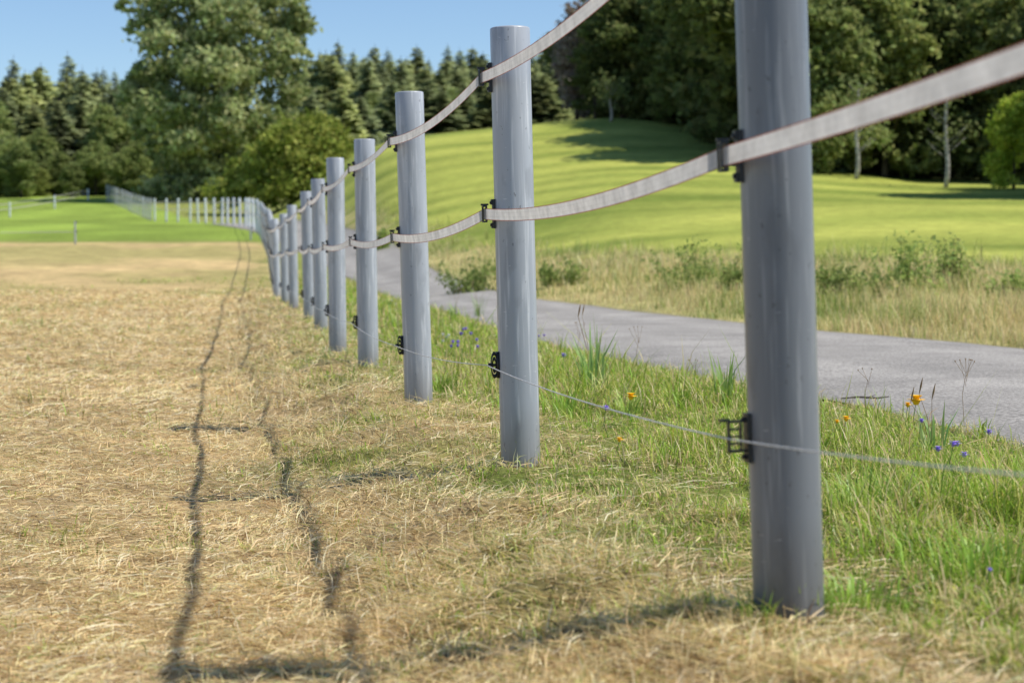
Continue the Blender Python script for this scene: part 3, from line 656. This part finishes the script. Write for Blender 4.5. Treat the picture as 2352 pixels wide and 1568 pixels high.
birch(1402,113,190,'pale thin trunk beside the reddish brown tree',3,30)
# ---------- weeds across the lane
def weed(px,py,Y,wpx,hpx,label,seed,reddish=0):
    rr=random.Random(seed); x=(px-CX)/F*Y; e=empty('weed_shrub'); W=wpx/F*Y*1.3; Hh=hpx/F*Y*1.15; mb=MB(); cen=[]
    for k in range(26):
        a=rr.uniform(0,6.28); q=rr.uniform(0,.65)*W; tp=np.array([q*math.cos(a),q*math.sin(a)*.6,Hh*rr.uniform(.3,1.2)*(1-.4*q/W)]); b=tp*np.array([.6,.6,0]); md=(b+tp)/2+np.array([0,0,.12*Hh]); mb.tube([b,md,tp],[.005,.004,.0015],4)
        for t in np.linspace(.1,1,6): cen.append(b*(1-t)**2+2*t*(1-t)*md+tp*t*t)
    mb.build('stems',M_dry if reddish else M_stem,e)
    cen=np.array(cen); t=R.uniform(0,1,(len(cen),1)); cw=np.array([.22,.31,.08])*(1-t)+np.array([.44,.50,.17])*t
    V,Q,C=leaves(cen,6,np.full(len(cen),.055*max(1,W)),.033*max(1,Y/28),cw,2.4); np_mesh('foliage',V,Q,M_leaf,C,parent=e)
    e.location=(x,Y,float(H(x,Y))-.02); tag(e,label,'weed','weedy shrubs beyond the lane')
weed(1090,610,34,110,75,'leafy weed beyond the lane, between the second and third posts',1)
weed(1285,625,31,80,50,'small green weed beyond the lane just right of the second post',2)
weed(1600,650,27,170,90,'widest leafy weed clump beyond the lane, left of the nearest post',3)
weed(1690,640,26,60,50,'small weed partly behind the left side of the nearest post',4)
weed(1905,660,23,80,80,'leafy weed beyond the lane touching the right side of the nearest post',5)
weed(2090,670,23,170,105,'broad arching weed beyond the lane in the right part of the picture',6)
weed(2190,650,25,80,90,'reddish stemmed upright weed beyond the lane, far right',7,1)
weed(2320,680,22,90,50,'low weed beyond the lane at the right edge',8)
weed(880,540,60,60,40,'small green weed beside the lane bend',9)
# ---------- tufts, flowers
def groundY(px,py): return hitY(px,py,True,2.0,80.)
def tuft(px,py,hpx,n,label,spr=.04,lean=.5,w=.006,col=(.36,.54,.08),seeds=False):
    Y=groundY(px,py); p=P(px,py,Y); e=empty('grass_tuft',(p.x,Y,float(H(p.x,Y))-.005)); hh=hpx/F*Y
    a=R.uniform(0,6.28,n); q=R.uniform(0,1,n)**.7*spr
    pts=np.stack([q*np.cos(a),q*np.sin(a),0*a],1); c=jitcol(col,n,.3,.1)
    V,Tt,C=blades(pts,hh*R.uniform(.5,1.08,n),R.uniform(.6,1.2,n)*w,a+R.uniform(-.8,.8,n),R.uniform(0,.35,n)*lean*2,R.uniform(.1,1.0,n)*lean*2,c*.7,c)
    np_mesh('blades',V,Tt,M_grass,C,parent=e)
    if seeds:
        mb=MB()
        for k in range(3):
            aa=random.uniform(0,6.28); tp=np.array([math.cos(aa)*.08,math.sin(aa)*.05,hh*random.uniform(.95,1.15)]); mb.tube([(0,0,0),tp*np.array([.35,.35,.6]),tp],[.0014,.0012,.0008],5); mb.tube([tp,tp+np.array([.006,0,.03]),tp+np.array([.012,0,.06])],[.001,.004,.001],5)
        mb.build('seed_stalks',M_dry,e)
    tag(e,label,'grass tuft','taller grass tufts on the verge')
BG=(.38,.56,.17)
tuft(1358,905,170,34,'tall upright blue green tuft between the second and nearest posts',.06,.3,.015,BG,True)
tuft(1662,935,165,20,'tall narrow tuft just left of the nearest post, against the lane',.04,.3,.014,BG)
tuft(1208,1070,85,60,'short tuft bending against the foot of the second post',.05,.8,.006)
tuft(1010,905,75,80,'dense green tuft right of the foot of the third post',.11,.6,.007)
tuft(1850,1425,130,80,'blurred tuft against the right side of the foot of the nearest post',.06,.7,.006)
tuft(1745,1430,110,60,'small tuft at the left foot of the nearest post',.05,.8,.005)
tuft(2140,1040,120,16,'tuft of broad leaves near the yellow flowers on the right',.05,.5,.011,BG,True)
tuft(2260,1010,80,14,'single arching leaf tuft at the lane edge, far right',.03,.8,.008)
tuft(1560,935,70,50,'low leafy tuft left of the tall narrow tuft',.08,.6,.008)
tuft(1440,960,90,50,'leaning tuft right of the tall blue green tuft',.08,.7,.008,(.44,.58,.12))
tuft(1100,730,70,22,'tuft with seed heads beside the lane behind the second post',.07,.4,.010,BG,True)
tuft(1045,735,55,16,'slim tuft beside the lane between the third and second posts',.06,.4,.010,BG,True)
tuft(885,720,45,30,'tuft beside the fourth post at the lane edge',.1,.5,.012)
tuft(960,918,60,30,'few blades at the left foot of the third post',.05,.7,.005)
tuft(1300,960,90,80,'wide bright tuft right of the second post',.12,.6,.007)
tuft(1985,1180,140,150,'long leaved tuft in the near right verge',.16,.7,.006)
tuft(2250,1330,160,200,'blurred thick tuft in the lower right corner',.18,.7,.006)
tuft(1530,1230,60,70,'low bushy tuft in the grass left of the nearest post',.12,.9,.004)
tuft(1960,1400,120,140,'thick tuft right of the foot of the nearest post',.15,.8,.006)
tuft(2120,1150,100,110,'bright tuft below the violet flower spike',.12,.8,.006)
tuft(2080,1280,130,160,'bushy bright tuft midway down the near right verge',.17,.8,.006)
tuft(2300,1180,130,150,'leafy tuft at the right edge above the lower corner tuft',.16,.8,.006)
def flower(px,py,hd,label,mat,r=.016,petals=18,nheads=1):
    Y=groundY(px,py+hd); x=(px-CX)/F*Y; z=float(H(x,Y)); top=P(px,py,Y).z-z
    e=empty('wildflower',(x,Y,z)); mb=MB(); mb.tube([(0.01,0,0),(-.01,.0,top*.5),(0,0,top)],[.0016,.0014,.001],5)
    mb.build('stem',M_stem,e)
    for hN in range(nheads):
        c=np.array([0,0,top])+ (np.array([random.uniform(-.05,.05),random.uniform(-.03,.03),random.uniform(-.05,.0)]) if hN else 0)
        mb=MB()
        for ringi,(rr,tz) in enumerate([(1,.15),(.65,.6)]):
            for k in range(petals):
                a=2*math.pi*k/petals+ringi*.2; d=np.array([math.cos(a),math.sin(a),0]); sd=np.array([-math.sin(a),math.cos(a),0]); w=r*.2
                b=c+d*r*.1; m=c+d*r*rr*.6+np.array([0,0,r*tz*.7]); t=c+d*r*rr+np.array([0,0,r*tz])
                mb.add([b-sd*w*.4,b+sd*w*.4,m+sd*w,t+sd*w*.6,t-sd*w*.6,m-sd*w],[(0,1,2,5),(5,2,3,4)])
        mb.tube([c-np.array([0,0,r*.45]),c,c+np.array([0,0,r*.45])],[r*.25,r*.5,r*.2],8)
        mb.build('flower_head',mat,e)
    tag(e,label,'flower')
flower(2107,920,90,'largest yellow flower at the lane edge right of the nearest post',M_yel,.036)
flower(2088,930,80,'small yellow flower touching the left of the largest one',M_yel,.018)
flower(1946,962,80,'small yellow flower just right of the nearest post',M_yel,.018)
flower(1925,968,80,'tiny pale yellow flower closest to the nearest post',M_yel,.012)
flower(1450,911,70,'yellow flower between the second and nearest posts',M_yel,.026)
flower(1424,1010,50,'tiny yellow flower low in the grass right of the second post',M_yel,.015)
flower(2193,1020,90,'violet flower spike low in the right verge',M_pur,.016,8,4)
flower(2120,966,80,'small violet flower below the largest yellow flower',M_pur,.014,8)
flower(2276,992,80,'small violet flower nearest the right edge',M_pur,.016,8)
flower(1393,937,70,'violet flower left of the central yellow flower',M_pur,.017,8)
flower(1295,816,60,'small violet flower right of the second post',M_pur,.022,8)
flower(1070,755,50,'violet flower cluster behind the gap of third and second posts',M_pur,.022,8,5)
flower(1040,785,45,'violet flower cluster just right of the third post',M_pur,.020,8,4)
flower(1017,768,45,'white flower beside the violet flowers near the third post',M_wht,.018,8,4)
flower(1095,780,45,'pair of violet flowers left of the second post',M_pur,.019,8,2)
flower(2282,1308,70,'pinkish violet flower head low in the lower right corner',M_pur,.007,8)
flower(900,690,30,'white flowers between the third and fourth posts',M_wht,.02,8,4)
flower(1250,770,30,'pale violet flower at the lane edge just right of the second post',M_pur,.018,8,2)
def stalk(px,py,hpx,label,fan=5):
    Y=groundY(px,py); p=P(px,py,Y); e=empty('dry_stalk',(p.x,Y,float(H(p.x,Y)))); hh=hpx/F*Y; mb=MB()
    mb.tube([(0,0,0),(-.01,0,hh*.5),(.005,0,hh*.8)],[.0013,.0011,.0008],5)
    for k in range(fan):
        a=random.uniform(-.7,.7); q=np.array([math.sin(a)*hh*.25,random.uniform(-.02,.02),hh*(.8+.2*math.cos(a))]); mb.tube([(.005,0,hh*random.uniform(.6,.8)),q],[.0007,.0006],4); mb.tube([q-np.array([0,0,.003]),q,q+np.array([0,0,.004])],[.001,.003,.001],6)
    mb.build('stem',M_dry,e); tag(e,label,'dry stalk')
stalk(2215,985,160,'branching brown seed stalk in front of the lane, far right',9)
stalk(1990,975,130,'curved thin dry stalk just right of the nearest post',3)
stalk(1465,880,130,'dry stalk behind the tall blue green tuft',4)
stalk(1330,860,120,'thin dry stalk between the second post and the tall tuft',3)
stalk(1590,905,80,'short dry stalk left of the tall narrow tuft',4)
Yt=hitY(1990,932); p=P(1990,932,Yt); mb=MB(); mb.tube([(-.12,0,.036),(-.04,.01,.042),(.05,-.005,.038),(.11,.01,.044)],[.003,.005,.005,.002],6); mb.tube([(.0,0,.04),(.05,.03,.05)],[.003,.001],5)
o=mb.build('twig',M_bark); o.location=(p.x,Yt,float(H(p.x,Yt,False))); tag(o,'small brown twig lying on the edge of the lane right of the nearest post','twig')
def stake(px,py,top,label):
    Y=groundY(px,py); p=P(px,py,Y); h=P(px,top,Y).z-p.z; e=empty('plastic_stake',(p.x,Y,float(H(p.x,Y)))); mb=MB(); mb.tube([(0,0,-.05),(0,0,h)],[.04,.034],8); mb.build('rod',M_post,e); mb=MB()
    for t in(.55,.95): mb.torus((.05,0,h*t),.04,.012,n=10,m=5)
    mb.build('loop',M_black,e); tag(e,label,'stake'); return p,h
p1,h1=stake(173,562,508,'thin grey stake standing alone in the left field'); p2,h2=stake(576,552,522,'short thin stake beside the tight bend of fence posts')
mb=MB(); a=np.array(p1)+np.array([0,0,h1*.55]); b=np.array([a[0]-16,a[1]+6,a[2]+.1]); mb.tube([a,(a+b)/2-np.array([0,0,.1]),b],.012,5); o=mb.build('stake_wire',M_wire); tag(o,'thin wire running left from the lone stake across the green field','wire')
tops=[]
for k,(px,Y) in enumerate([(-180,110),(-80,121),(25,133),(128,150),(205,168)]):
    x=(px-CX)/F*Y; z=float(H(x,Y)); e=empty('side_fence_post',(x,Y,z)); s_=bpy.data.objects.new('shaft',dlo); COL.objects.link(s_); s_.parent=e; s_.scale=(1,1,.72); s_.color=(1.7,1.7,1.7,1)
    tag(e,'pale post of the small side fence at the far left edge of the field','fence post','posts of the far left side fence'); tops.append((x,Y,z))
for q,hh in enumerate((.95,.6)):
    tape([(x-.09,y-.03,z+hh) for x,y,z in tops],.06,.02,['upper','lower'][q]+' rail tape of the side fence at the far left of the field',20+q)
# ---------- light, world, camera
sv=Vector((.70,-.11,1.0)).normalized()
ld=bpy.data.lights.new('sun','SUN'); ld.energy=5.0; ld.angle=math.radians(.55); ld.color=(1,.94,.83); lo=bpy.data.objects.new('sun',ld); COL.objects.link(lo); lo.rotation_euler=sv.to_track_quat('Z','Y').to_euler()
w=bpy.data.worlds.new('World'); scn.world=w; w.use_nodes=True; nt=w.node_tree; bg=nt.nodes['Background']; st=nt.nodes.new('ShaderNodeTexSky'); st.sky_type='NISHITA'; st.sun_disc=False
st.sun_elevation=math.asin(sv.z); st.sun_rotation=math.atan2(sv.x,sv.y); st.air_density=1.0; st.dust_density=.2; st.ozone_density=5.0; st.altitude=900
nt.links.new(st.outputs[0],bg.inputs[0]); bg.inputs[1].default_value=.135
cd=bpy.data.cameras.new('camera'); cam=bpy.data.objects.new('camera',cd); COL.objects.link(cam); cd.sensor_width=36; cd.lens=F/2352*36; cd.clip_end=3000; cd.clip_start=.05
cam.location=(0,0,EYE); cam.rotation_euler=(math.pi/2-PITCH,0,0); scn.camera=cam
cd.dof.use_dof=True; cd.dof.focus_distance=6.6; cd.dof.aperture_fstop=4.6
scn.view_settings.view_transform='Standard'; scn.view_settings.look='None'; scn.view_settings.exposure=0
